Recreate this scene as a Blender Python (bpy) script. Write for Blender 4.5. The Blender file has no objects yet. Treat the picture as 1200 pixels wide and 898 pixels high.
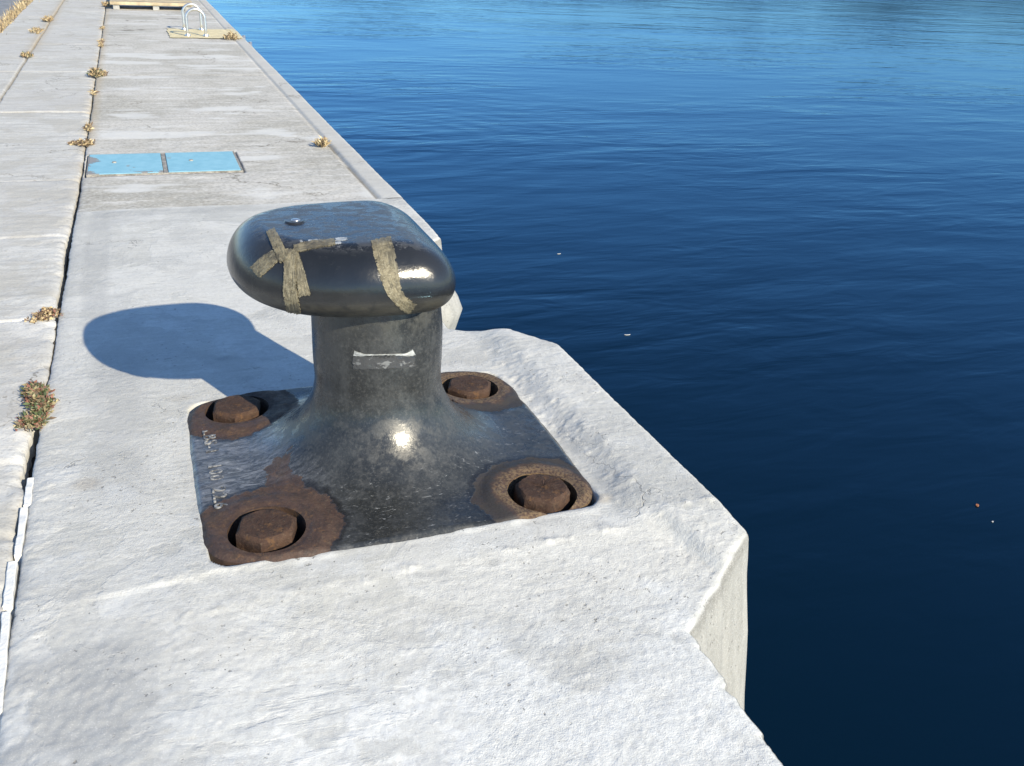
import bpy, bmesh, math, random
import numpy as np
from mathutils import Vector, Matrix
from mathutils.bvhtree import BVHTree

random.seed(7)
RNG = np.random.default_rng(11)
SC = bpy.context.scene
C = SC.collection
H = 1.3                                   # eye height over the quay (m)

# ------------------------------------------------------------------ camera
F = 1109.48                               # focal length in pixels of a 1200 px wide frame
va = np.array([-460., -551., F]); vb = np.array([3100., -354., F])
AY = va / np.linalg.norm(va); AX = vb / np.linalg.norm(vb)
AZ = -np.cross(va, vb); AZ /= np.linalg.norm(AZ)

def ray(u, v):
    d = np.array([u - 600., v - 449., F])
    d = np.array([d @ AX, d @ AY, d @ AZ])
    return d / np.linalg.norm(d)

def on(u, v, z=0.):
    r = ray(u, v); t = (z - H) / r[2]
    return np.array([r[0] * t, r[1] * t, z])

cam_d = bpy.data.cameras.new('camera')
cam = bpy.data.objects.new('camera', cam_d); C.objects.link(cam)
cam_d.sensor_fit = 'HORIZONTAL'; cam_d.sensor_width = 36.0
cam_d.lens = F / 1200 * 36.0
cam_d.clip_start = 0.05; cam_d.clip_end = 6000
R = Matrix(((AX[0], -AX[1], -AX[2]), (AY[0], -AY[1], -AY[2]), (AZ[0], -AZ[1], -AZ[2])))
cam.matrix_world = Matrix.Translation((0, 0, H)) @ R.to_4x4()
SC.camera = cam

# ------------------------------------------------------------------ light
SUN_EL = math.radians(28.9)
SUN_AZ = Vector((0.40, -0.917, 0)).normalized()        # towards the sun, on the ground
sun_dir = Vector((SUN_AZ.x * math.cos(SUN_EL), SUN_AZ.y * math.cos(SUN_EL), math.sin(SUN_EL)))
sd = bpy.data.lights.new('sun', 'SUN'); so = bpy.data.objects.new('sun', sd); C.objects.link(so)
sd.energy = 4.9; sd.angle = math.radians(0.5); sd.color = (1.0, 0.89, 0.68)
so.rotation_euler = sun_dir.to_track_quat('Z', 'Y').to_euler()
so.location = (3, -6, 6)
w = bpy.data.worlds.new('World'); SC.world = w; w.use_nodes = True
nt = w.node_tree; bg = nt.nodes['Background']
sky = nt.nodes.new('ShaderNodeTexSky'); sky.sky_type = 'NISHITA'; sky.sun_disc = False
sky.sun_elevation = SUN_EL
sky.sun_rotation = math.atan2(SUN_AZ.x, SUN_AZ.y)
sky.air_density = 1.0; sky.dust_density = 0.0; sky.ozone_density = 5.0
nt.links.new(sky.outputs[0], bg.inputs[0]); bg.inputs[1].default_value = 0.135
SC.view_settings.view_transform = 'Standard'; SC.view_settings.look = 'None'
SC.view_settings.exposure = 0.68; SC.view_settings.gamma = 1.0
SC.view_settings.use_curve_mapping = False

# ------------------------------------------------------------------ noise
PERM = RNG.random((512, 512))
def vnoise(x, y):
    xi = np.floor(x).astype(int); yi = np.floor(y).astype(int)
    fx = x - xi; fy = y - yi
    fx = fx * fx * fx * (fx * (fx * 6 - 15) + 10); fy = fy * fy * fy * (fy * (fy * 6 - 15) + 10)
    a = PERM[xi % 512, yi % 512]; b = PERM[(xi + 1) % 512, yi % 512]
    c = PERM[xi % 512, (yi + 1) % 512]; d = PERM[(xi + 1) % 512, (yi + 1) % 512]
    return (a * (1 - fx) + b * fx) * (1 - fy) + (c * (1 - fx) + d * fx) * fy
def fbm(x, y, s=1., o=4, ox=0.):
    r = 0; a = .5; t = 0
    for k in range(o):
        r = r + a * vnoise(x * s + 17.3 * k + ox, y * s + 31.7 * k + ox * 1.7); t += a
        a *= .5; s *= 2.03
    return r / t - .5                                   # about -0.5..0.5
def sstep(a, b, x):
    t = np.clip((x - a) / (b - a), 0, 1); return t * t * (3 - 2 * t)

# ------------------------------------------------------------------ object helpers
def tag(o, label=None, cat=None, group=None, kind=None):
    if label: o['label'] = label
    if cat: o['category'] = cat
    if group: o['group'] = group
    if kind: o['kind'] = kind
    return o
def thing(name, loc, label, cat, group=None, rz=0):
    o = bpy.data.objects.new(name, None); C.objects.link(o)
    o.location = loc; o.rotation_euler = (0, 0, rz); o.empty_display_size = .1
    return tag(o, label, cat, group)
def link(name, me, mats, parent=None, smooth=True, loc=None):
    o = bpy.data.objects.new(name, me); C.objects.link(o)
    for m in (mats if isinstance(mats, (list, tuple)) else [mats]): me.materials.append(m)
    if smooth: me.polygons.foreach_set('use_smooth', [True] * len(me.polygons))
    if parent: o.parent = parent
    if loc is not None: o.location = loc
    me.update()
    return o
def mesh(name, v, f):
    me = bpy.data.meshes.new(name); me.from_pydata([tuple(p) for p in v], [], f); me.update(); return me
def grid_mesh(name, P):
    """P: rows x cols x 3 array -> quad mesh"""
    n, m = P.shape[:2]
    idx = np.arange(n * m).reshape(n, m)
    q = np.stack([idx[:-1, :-1], idx[:-1, 1:], idx[1:, 1:], idx[1:, :-1]], -1).reshape(-1, 4)
    me = bpy.data.meshes.new(name)
    me.vertices.add(n * m); me.vertices.foreach_set('co', P.reshape(-1).astype(np.float32))
    me.loops.add(q.size); me.loops.foreach_set('vertex_index', q.reshape(-1).astype(np.int32))
    me.polygons.add(len(q))
    me.polygons.foreach_set('loop_start', np.arange(0, q.size, 4, dtype=np.int32))
    me.polygons.foreach_set('loop_total', np.full(len(q), 4, dtype=np.int32))
    me.update(calc_edges=True); me.validate()
    return me
def set_attr(me, name, rgba):
    a = me.color_attributes.new(name, 'FLOAT_COLOR', 'POINT')
    a.data.foreach_set('color', rgba.reshape(-1).astype(np.float32))
def bm_mesh(name, bm):
    me = bpy.data.meshes.new(name); bm.normal_update(); bm.to_mesh(me); bm.free(); return me
def box(bm, x0, x1, y0, y1, z0, z1, bev=0):
    r = bmesh.ops.create_cube(bm, size=1.0)
    for v in r['verts']:
        v.co = Vector((x0 + (v.co.x + .5) * (x1 - x0), y0 + (v.co.y + .5) * (y1 - y0), z0 + (v.co.z + .5) * (z1 - z0)))
    if bev:
        es = {e for v in r['verts'] for e in v.link_edges}
        bmesh.ops.bevel(bm, geom=list(es), offset=bev, segments=2, affect='EDGES', profile=.5)

# ------------------------------------------------------------------ node helpers
class N:
    def __init__(s, name):
        s.m = bpy.data.materials.new(name); s.m.use_nodes = True; s.t = s.m.node_tree
        s.p = s.t.nodes['Principled BSDF']; s.tc = None
    def new(s, k, **kw):
        n = s.t.nodes.new(k)
        for a, b in kw.items(): setattr(n, a, b)
        return n
    def set(s, inp, v):
        if hasattr(v, 'is_output') or isinstance(v, bpy.types.NodeSocket): s.t.links.new(v, inp)
        elif v is not None:
            if isinstance(v, tuple) and len(v) == 3 and inp.type == 'RGBA': v = v + (1,)
            inp.default_value = v
    def co(s):
        if not s.tc: s.tc = s.new('ShaderNodeTexCoord')
        return s.tc.outputs['Object']
    def mapped(s, scale=(1, 1, 1), rot=0, loc=(0, 0, 0)):
        m = s.new('ShaderNodeMapping'); s.set(m.inputs['Vector'], s.co())
        m.inputs['Scale'].default_value = scale; m.inputs['Rotation'].default_value = (0, 0, rot); m.inputs['Location'].default_value = loc
        return m.outputs[0]
    def noise(s, scale, detail=4, rough=.55, vec=None, dist=0, col=False):
        n = s.new('ShaderNodeTexNoise'); s.set(n.inputs['Vector'], vec or s.co())
        n.inputs['Scale'].default_value = scale; n.inputs['Detail'].default_value = detail
        n.inputs['Roughness'].default_value = rough; n.inputs['Distortion'].default_value = dist
        return n.outputs['Color' if col else 'Fac']
    def voro(s, scale, vec=None, feat='F1', rand=1.):
        n = s.new('ShaderNodeTexVoronoi', feature=feat); s.set(n.inputs['Vector'], vec or s.co())
        n.inputs['Scale'].default_value = scale; n.inputs['Randomness'].default_value = rand
        return n.outputs['Distance']
    def math(s, op, a, b=None, c=None, clamp=False):
        n = s.new('ShaderNodeMath', operation=op, use_clamp=clamp)
        s.set(n.inputs[0], a)
        if b is not None: s.set(n.inputs[1], b)
        if c is not None: s.set(n.inputs[2], c)
        return n.outputs[0]
    def ramp(s, v, a, b, lo=0., hi=1.):
        n = s.new('ShaderNodeMapRange', interpolation_type='SMOOTHSTEP'); s.set(n.inputs['Value'], v)
        n.inputs['From Min'].default_value = a; n.inputs['From Max'].default_value = b
        n.inputs['To Min'].default_value = lo; n.inputs['To Max'].default_value = hi
        return n.outputs[0]
    def mix(s, fac, a, b, mode='MIX'):
        n = s.new('ShaderNodeMix', data_type='RGBA', blend_type=mode)
        s.set(n.inputs[0], fac); s.set(n.inputs[6], a); s.set(n.inputs[7], b)
        return n.outputs[2]
    def attr(s, name):
        a = s.new('ShaderNodeAttribute', attribute_name=name)
        x = s.new('ShaderNodeSeparateColor'); s.set(x.inputs[0], a.outputs['Color'])
        return x.outputs[0], x.outputs[1], x.outputs[2], a.outputs['Alpha']
    def xyz(s):
        x = s.new('ShaderNodeSeparateXYZ'); s.set(x.inputs[0], s.co()); return x.outputs
    def bump(s, h, dist=1., strength=1., normal=None):
        b = s.new('ShaderNodeBump'); s.set(b.inputs['Height'], h)
        b.inputs['Distance'].default_value = dist; b.inputs['Strength'].default_value = strength
        if normal: s.set(b.inputs['Normal'], normal)
        s.set(s.p.inputs['Normal'], b.outputs[0]); return b.outputs[0]
    def out(s, col=None, rough=None, metal=None, spec=None, ior=None, coat=None):
        for k, v in (('Base Color', col), ('Roughness', rough), ('Metallic', metal), ('Specular IOR Level', spec), ('IOR', ior), ('Coat Weight', coat)):
            if v is not None: s.set(s.p.inputs[k], v)
        return s.m

# ================================================================== MATERIALS
def concrete_pad():
    n = N('whitewashed_concrete')
    st, wh, wall, br = n.attr('mask'); PX_, PY_, PZ_ = n.xyz()
    big = n.noise(2.2, 5, .6); mid = n.noise(14, 6, .7); fine = n.noise(85, 5, .75); grit = n.noise(300, 3, .7)
    drag = n.noise(22, 6, .72, n.mapped((.35, 2.6, 1), .22))
    coat = n.ramp(n.noise(1.9, 7, .62, None, .8), .485, .515)          # an older and a newer coat of whitewash
    worn = n.ramp(n.noise(4.3, 6, .66, n.mapped((1, 1, 1), 0, (4, 2, 0))), .54, .60)
    smooth = n.ramp(n.noise(1.3, 5, .6, n.mapped((1, 1, 1), 0, (7, 9, 0))), .44, .58)
    c = n.mix(coat, (.455, .455, .43), (.53, .53, .507))
    c = n.mix(n.ramp(big, .36, .62, 0, .5), c, (.51, .51, .49))
    c = n.mix(n.math('MULTIPLY', n.ramp(n.math('ADD', PY_, n.math('MULTIPLY', n.noise(5, 4), .12)), 1.64, 1.46), .8), c, n.mix(coat, (.43, .443, .445), (.49, .505, .507)))
    c = n.mix(n.math('MULTIPLY', worn, .45), c, (.405, .405, .388))
    c = n.mix(n.ramp(mid, .47, .6, 0, .35), c, (.585, .587, .57))
    c = n.mix(n.ramp(drag, .47, .38, 0, .45), c, (.40, .40, .385))
    c = n.mix(n.ramp(drag, .54, .64, 0, .4), c, (.62, .62, .605))
    c = n.mix(n.math('MULTIPLY', st, n.ramp(mid, .36, .58, .55, 1)), c, (.355, .36, .355))
    c = n.mix(n.math('MULTIPLY', wh, n.ramp(mid, .4, .55, .5, 1)), c, (.575, .587, .585))
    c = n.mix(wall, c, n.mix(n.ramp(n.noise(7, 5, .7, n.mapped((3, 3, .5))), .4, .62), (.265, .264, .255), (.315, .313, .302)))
    c = n.mix(n.math('MULTIPLY', n.math('MULTIPLY', wall, st), 1.), c, (.15, .148, .14))  # darker arris colour, offsets the sun on its bevel
    c = n.mix(br, c, (.27, .22, .16))
    c = n.mix(n.ramp(fine, .50, .40, 0, .30), c, (.36, .355, .345))
    c = n.mix(n.ramp(grit, .55, .66, 0, .35), c, (.72, .71, .69))
    pits = n.math('MULTIPLY', n.ramp(n.noise(70, 3, .6), .66, .70), n.ramp(n.noise(3.1, 2), .44, .60))
    c = n.mix(n.math('MULTIPLY', pits, .65), c, (.17, .16, .15))
    ck = n.new('ShaderNodeVectorMath', operation='ADD'); wv = n.new('ShaderNodeVectorMath', operation='SCALE'); n.set(wv.inputs[0], n.noise(6, 4, .65, None, 0, True)); wv.inputs['Scale'].default_value = .35
    n.set(ck.inputs[0], n.co()); n.set(ck.inputs[1], wv.outputs[0])
    crack = n.math('MULTIPLY', n.ramp(n.voro(1.7, ck.outputs[0], 'DISTANCE_TO_EDGE'), .0045, .0012), n.ramp(n.noise(2.4, 2, .5, n.mapped((1, 1, 1), 0, (2, 5, 0))), .58, .68))
    c = n.mix(n.math('MULTIPLY', crack, .5), c, (.16, .155, .145))
    h = n.math('ADD', n.math('MULTIPLY', fine, .0025), n.math('MULTIPLY', grit, .0015))
    h = n.math('ADD', h, n.math('MULTIPLY', drag, .0012))
    h = n.math('MULTIPLY', h, n.math('SUBTRACT', 1.15, n.math('MULTIPLY', smooth, .75)))
    h = n.math('ADD', h, n.math('MULTIPLY', coat, .0008))
    h = n.math('SUBTRACT', h, n.math('MULTIPLY', n.math('ADD', pits, crack), .003))
    n.bump(h, 1.0, .9)
    return n.out(c, .93, spec=.2)
def concrete_far():
    n = N('weathered_concrete')
    st, wh, kerb, br = n.attr('mask')
    big = n.noise(1.1, 5, .6); strk = n.noise(5, 6, .7, n.mapped((.5, 3.0, 1))); agg = n.noise(48, 5, .8); grit = n.noise(200, 3, .7)
    c = n.mix(n.ramp(big, .38, .6), (.375, .36, .32), (.49, .475, .44))
    c = n.mix(n.ramp(strk, .52, .64, 0, .65), c, (.60, .59, .565))
    c = n.mix(n.ramp(strk, .46, .34, 0, .55), c, (.30, .29, .26))
    c = n.mix(n.ramp(agg, .52, .62, 0, .55), c, (.22, .21, .185))
    c = n.mix(n.ramp(agg, .48, .38, 0, .5), c, (.62, .61, .575))
    c = n.mix(wh, c, (.58, .58, .56))
    c = n.mix(n.math('MULTIPLY', kerb, n.ramp(strk, .3, .6, .5, .95)), c, (.46, .455, .43))
    c = n.mix(st, c, (.15, .14, .12))
    c = n.mix(br, c, (.42, .33, .20))
    ck = n.new('ShaderNodeVectorMath', operation='ADD'); wv = n.new('ShaderNodeVectorMath', operation='SCALE'); n.set(wv.inputs[0], n.noise(4, 5, .65, None, 0, True)); wv.inputs['Scale'].default_value = .5
    n.set(ck.inputs[0], n.co()); n.set(ck.inputs[1], wv.outputs[0])
    crack = n.math('MULTIPLY', n.ramp(n.voro(.8, ck.outputs[0], 'DISTANCE_TO_EDGE'), .010, .003), n.ramp(n.noise(1.7, 2, .5, n.mapped((1, 1, 1), 0, (5, 1, 0))), .50, .60))
    c = n.mix(n.math('MULTIPLY', crack, .7), c, (.15, .135, .11))
    n.bump(n.math('ADD', n.math('MULTIPLY', agg, .0025), n.math('MULTIPLY', grit, .001)), 1., .8)
    return n.out(c, .93, spec=.2)
def slab_mat():
    n = N('pale_paving_concrete')
    st, wh, tint, br = n.attr('mask')
    strk = n.noise(5, 6, .65, n.mapped((.6, 4.0, 1))); mid = n.noise(18, 5, .65); fine = n.noise(110, 3, .7)
    c = n.mix(n.ramp(strk, .38, .62), (.43, .425, .40), (.56, .56, .535))
    c = n.mix(n.ramp(mid, .52, .64, 0, .5), c, (.40, .385, .35))
    c = n.mix(n.math('MULTIPLY', tint, .5), c, (.44, .43, .415))
    blot = n.ramp(n.noise(2.6, 6, .65), .50, .58); c = n.mix(n.math('MULTIPLY', blot, .5), c, (.40, .385, .345))
    c = n.mix(wh, c, (.64, .635, .61))
    c = n.mix(st, c, (.16, .145, .12))
    c = n.mix(br, c, (.38, .31, .21))
    ck = n.new('ShaderNodeVectorMath', operation='ADD'); wv = n.new('ShaderNodeVectorMath', operation='SCALE'); n.set(wv.inputs[0], n.noise(4, 5, .65, None, 0, True)); wv.inputs['Scale'].default_value = .5
    n.set(ck.inputs[0], n.co()); n.set(ck.inputs[1], wv.outputs[0])
    crack = n.math('MULTIPLY', n.ramp(n.voro(1.3, ck.outputs[0], 'DISTANCE_TO_EDGE'), .010, .003), n.ramp(n.noise(1.7, 2, .5, n.mapped((1, 1, 1), 0, (5, 1, 0))), .50, .60))
    c = n.mix(n.math('MULTIPLY', crack, .7), c, (.15, .135, .11))
    c = n.mix(n.ramp(fine, .53, .64, 0, .4), c, (.29, .28, .255))
    n.bump(n.math('ADD', n.math('MULTIPLY', fine, .0025), n.math('MULTIPLY', mid, .004)), 1., .8)
    return n.out(c, .93, spec=.2)
def simple(name, col, rough=.6, metal=0., var=.25, scale=20, bump=0., spec=None):
    n = N(name)
    f = n.noise(scale, 5, .65)
    d = tuple(x * (1 - var) for x in col); b = tuple(min(1, x * (1 + var)) for x in col)
    c = n.mix(n.ramp(f, .3, .7), d, b)
    if bump: n.bump(n.math('MULTIPLY', n.noise(scale * 4, 4, .65), bump), 1., 1.)
    return n.out(c, rough, metal, spec)
BOLTS = [np.array(q) for q in ((.168, 1.912, 0.), (.853, 1.888, 0.), (.862, 2.515, 0.), (.165, 2.548, 0.))]
BC = np.array([.516, 2.252, 0.])
def rust_cols(n):
    r1 = n.noise(30, 6, .7); r2 = n.noise(140, 4, .7); r3 = n.noise(9, 3, .6)
    c = n.mix(n.ramp(r1, .3, .7), (.042, .024, .018), (.074, .043, .030))
    c = n.mix(n.ramp(r3, .56, .7, 0, .35), c, (.085, .050, .030))
    c = n.mix(n.ramp(r2, .54, .66, 0, .5), c, (.105, .075, .05))
    fl = n.ramp(n.noise(55, 6, .8, None, .6), .52, .56)
    c = n.mix(n.math('MULTIPLY', fl, .5), c, (.022, .016, .014))
    c = n.mix(n.ramp(n.noise(38, 5, .7, n.mapped((1, 1, 1), 0, (3, 3, 3))), .57, .64, 0, .55), c, (.125, .066, .030))
    return c, r1, r2
def rust_mat():
    n = N('rusted_iron')
    c, r1, r2 = rust_cols(n)
    n.bump(n.math('ADD', n.math('MULTIPLY', r1, .004), n.math('MULTIPLY', r2, .003)), 1., .9)
    return n.out(c, .85, spec=.25)
def body_mat():
    """worn black paint of base plate and neck, rust round the four bolts"""
    n = N('worn_black_paint')
    X, Y, Z = n.xyz()
    big = n.noise(4.5, 5, .65); mid = n.noise(22, 6, .7); fine = n.noise(120, 4, .75)
    scr = n.noise(26, 6, .75, n.mapped((1.0, 3.2, 1), .5), 1.2)
    c = n.mix(n.ramp(big, .38, .62), (.021, .023, .0245), (.037, .040, .042))
    c = n.mix(n.ramp(mid, .50, .62, 0, .32), c, (.066, .068, .069))
    c = n.mix(n.ramp(fine, .52, .63, 0, .32), c, (.10, .098, .093))
    c = n.mix(n.ramp(fine, .47, .36, 0, .45), c, (.014, .0145, .015))
    # dust, grey scuffs and painted sky sheen on the plate's left half
    left = n.ramp(X, -.12, -.33)
    low = n.ramp(Z, .10, .03)
    scuff_sheen = n.math('MULTIPLY', n.math('MULTIPLY', left, low), n.ramp(scr, .42, .58, .15, .8))
    c = n.mix(scuff_sheen, c, (.17, .18, .20))
    c = n.mix(n.math('MULTIPLY', n.ramp(scr, .60, .66), n.math('MULTIPLY', low, .6)), c, (.33, .34, .35))
    # brownish grime under the head
    c = n.mix(n.math('MULTIPLY', n.ramp(Z, .36, .47, 0, .4), n.ramp(mid, .42, .58)), c, (.075, .070, .054))
    # vertical dribbles on the neck
    dr = n.noise(30, 5, .7, n.mapped((1, 1, .12)))
    c = n.mix(n.math('MULTIPLY', n.ramp(dr, .5, .62, 0, .28), n.ramp(Z, .08, .2)), c, (.066, .068, .068))
    # rust
    dmin = None
    for b in BOLTS:
        v = n.new('ShaderNodeVectorMath', operation='DISTANCE')
        sx = n.new('ShaderNodeCombineXYZ'); n.set(sx.inputs[0], X); n.set(sx.inputs[1], Y)
        n.set(v.inputs[0], sx.outputs[0]); v.inputs[1].default_value = (b[0] - BC[0], b[1] - BC[1], 0)
        dmin = v.outputs['Value'] if dmin is None else n.math('MINIMUM', dmin, v.outputs['Value'])
    edge = n.math('ADD', dmin, n.math('MULTIPLY', n.math('SUBTRACT', n.noise(10, 6, .66), .5), .10))
    # bare streak joining the two landward bolts
    strip = n.math('ABSOLUTE', n.math('ADD', X, .285))
    strip = n.math('ADD', strip, n.math('MULTIPLY', n.math('SUBTRACT', n.noise(13, 4, .6, n.mapped((1, 1, 1), 0, (3, 1, 0))), .5), .22))
    strip = n.math('MAXIMUM', strip, n.ramp(Y, -.06, .02, 0, 1))
    strip = n.math('MAXIMUM', strip, n.ramp(X, -.12, -.2, 1, 0))
    rm = n.math('MAXIMUM', n.ramp(edge, .180, .172), n.math('MULTIPLY', n.ramp(strip, .028, .020), .8))
    rc, r1, r2 = rust_cols(n)
    rim = n.math('MULTIPLY', n.ramp(edge, .166, .180), n.ramp(edge, .198, .182))
    c = n.mix(n.math('MULTIPLY', rim, .8), c, (.012, .012, .013))
    rc = n.mix(n.math('MULTIPLY', n.ramp(edge, .120, .138), n.ramp(X, .0, .2, 0, .85)), rc, (.026, .025, .025))
    crust = n.math('MULTIPLY', n.math('MULTIPLY', n.ramp(edge, .128, .115), n.ramp(r2, .42, .56)), n.ramp(X, .0, .2))
    rc = n.mix(n.math('MULTIPLY', crust, .8), rc, (.16, .11, .06))
    c = n.mix(rm, c, rc)
    h = n.math('ADD', n.math('MULTIPLY', mid, .0012), n.math('MULTIPLY', fine, .0005))
    h = n.math('SUBTRACT', h, n.math('MULTIPLY', rm, .0025))
    h = n.math('ADD', h, n.math('MULTIPLY', n.math('MULTIPLY', r2, rm), .002))
    n.bump(h, 1., .75)
    rg = n.math('ADD', n.ramp(mid, .42, .58, .20, .42), n.math('MULTIPLY', rm, .45))
    return n.out(c, rg, spec=.5)
def head_mat():
    n = N('glossy_black_paint')
    X, Y, Z = n.xyz()
    big = n.noise(5, 4, .6); mid = n.noise(28, 6, .72, n.mapped((1, 1.6, 1), .6)); fine = n.noise(130, 4, .75)
    c = n.mix(n.ramp(big, .3, .7), (.010, .011, .012), (.020, .021, .023))
    nz = n.new('ShaderNodeNewGeometry'); s = n.new('ShaderNodeSeparateXYZ'); n.set(s.inputs[0], nz.outputs['Normal'])
    top = n.ramp(s.outputs[2], .80, .96)
    under = n.ramp(s.outputs[2], -.05, -.55)
    fleck = n.math('MULTIPLY', top, n.ramp(mid, .46, .54))
    c = n.mix(n.math('MULTIPLY', fleck, .7), c, (.060, .061, .063))
    c = n.mix(n.math('MULTIPLY', n.ramp(fine, .60, .66), n.math('MULTIPLY', top, .6)), c, (.22, .23, .24))
    c = n.mix(n.math('MULTIPLY', under, n.ramp(mid, .3, .65, .1, .6)), c, (.075, .07, .055))
    c = n.mix(n.math('MULTIPLY', n.ramp(mid, .6, .75), .35), c, (.06, .062, .06))
    left = n.ramp(X, -.24, -.36)
    c = n.mix(n.math('MULTIPLY', left, n.ramp(mid, .3, .7, 0, .4)), c, (.07, .07, .06))
    h = n.math('ADD', n.math('MULTIPLY', fine, .0004), n.math('MULTIPLY', mid, .0012))
    n.bump(h, 1., .6)
    rg = n.math('ADD', n.ramp(big, .3, .7, .14, .22), n.math('MULTIPLY', fleck, .22))
    rg = n.math('ADD', rg, n.math('MULTIPLY', under, .25))
    return n.out(c, rg, spec=.55)
def tape_mat():
    n = N('old_cloth_tape')
    a = n.noise(60, 6, .75); b = n.noise(240, 3, .7, n.mapped((1, 3, 1), .4)); g = n.noise(18, 3)
    c = n.mix(n.ramp(a, .40, .60), (.095, .080, .048), (.205, .175, .11))
    c = n.mix(n.ramp(b, .52, .62, 0, .6), c, (.32, .29, .21))
    c = n.mix(n.ramp(g, .52, .62, 0, .7), c, (.05, .045, .034))
    at = n.new('ShaderNodeAttribute', attribute_name='fib')
    mp = n.new('ShaderNodeMapping'); n.set(mp.inputs['Vector'], at.outputs['Color']); mp.inputs['Scale'].default_value = (4, 10, 9)
    fb = n.noise(1., 5, .7, mp.outputs[0])
    c = n.mix(n.ramp(fb, .52, .66, 0, .5), c, (.29, .26, .18))
    c = n.mix(n.ramp(fb, .45, .33, 0, .65), c, (.045, .040, .028))
    n.bump(n.math('ADD', n.math('MULTIPLY', a, .003), n.math('MULTIPLY', fb, .003)), 1., .9)
    return n.out(c, .6)
def hatch_mat(amount):
    n = N('flaking_blue_paint')
    big = n.noise(5.5, 5, .65); fine = n.noise(60, 4, .7); sm = n.noise(17, 5, .65)
    c = n.mix(n.ramp(sm, .3, .7), (.185, .40, .50), (.235, .46, .56))
    X, Y, Z = n.xyz()
    ed = n.math('MULTIPLY', n.math('ADD', n.ramp(X, -.12, -.2), n.math('MULTIPLY', n.ramp(Y, -.14, -.24), .8)), amount)
    f = n.math('ADD', big, n.math('MULTIPLY', ed, .22))
    f = n.math('ADD', f, n.math('MULTIPLY', n.math('SUBTRACT', fine, .5), .10))
    pl = n.ramp(f, .70 - .09 * amount, .725 - .09 * amount)
    c = n.mix(pl, c, n.mix(sm, (.17, .165, .16), (.30, .29, .27)))
    n.bump(n.math('SUBTRACT', n.math('MULTIPLY', fine, .001), n.math('MULTIPLY', pl, .002)), 1., .8)
    return n.out(c, .6)
def water_mat():
    n = N('harbour_water')
    # ripples: several crossing trains, heights in metres
    a = n.noise(1.0, 3, .5, n.mapped((.55, 1.5, 1), math.radians(8)), .4)
    b = n.noise(2.6, 3, .5, n.mapped((.55, 1.5, 1), math.radians(-24)), .6)
    c = n.noise(7.5, 3, .5, n.mapped((.6, 1.6, 1), math.radians(20)), .5)
    patch = n.ramp(n.noise(.22, 3, .55, n.mapped((.7, 1.4, 1), .3)), .32, .66, .25, 1)
    h = n.math('ADD', n.math('MULTIPLY', a, .045), n.math('MULTIPLY', b, .017))
    h = n.math('ADD', h, n.math('MULTIPLY', c, .0020))
    h = n.math('MULTIPLY', h, patch)
    # rings spreading from the quay wall
    sx = n.new('ShaderNodeVectorMath', operation='DISTANCE'); n.set(sx.inputs[0], n.mapped((1, 1, 0)))
    p = on(395, 165, -1.25); sx.inputs[1].default_value = (p[0] + .2, p[1], 0)
    d = n.math('ADD', sx.outputs['Value'], n.math('MULTIPLY', n.noise(.8, 2), .5))
    ring = n.math('MULTIPLY', n.math('SINE', n.math('MULTIPLY', d, 13.)), n.math('MULTIPLY', n.ramp(d, 6.5, 1.0), n.ramp(d, .3, 1.2)))
    h = n.math('ADD', h, n.math('MULTIPLY', ring, .0015))
    h = n.math('MULTIPLY', h, .54)
    b = n.bump(h, 1., 1.)
    # body colour under a tinted Fresnel mirror
    n.p.inputs['Base Color'].default_value = (.0005, .0060, .0120, 1); n.p.inputs['Roughness'].default_value = 1.; n.p.inputs['Specular IOR Level'].default_value = 0.
    g = n.new('ShaderNodeBsdfGlossy'); g.inputs['Color'].default_value = (.30, .54, .765, 1); g.inputs['Roughness'].default_value = .09
    n.set(g.inputs['Normal'], b)
    fr = n.new('ShaderNodeFresnel'); fr.inputs['IOR'].default_value = 1.5; n.set(fr.inputs['Normal'], b)
    mx = n.new('ShaderNodeMixShader'); n.set(mx.inputs[0], fr.outputs[0]); n.set(mx.inputs[1], n.p.outputs[0]); n.set(mx.inputs[2], g.outputs[0])
    n.set(n.t.nodes['Material Output'].inputs['Surface'], mx.outputs[0])
    return n.m

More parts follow.
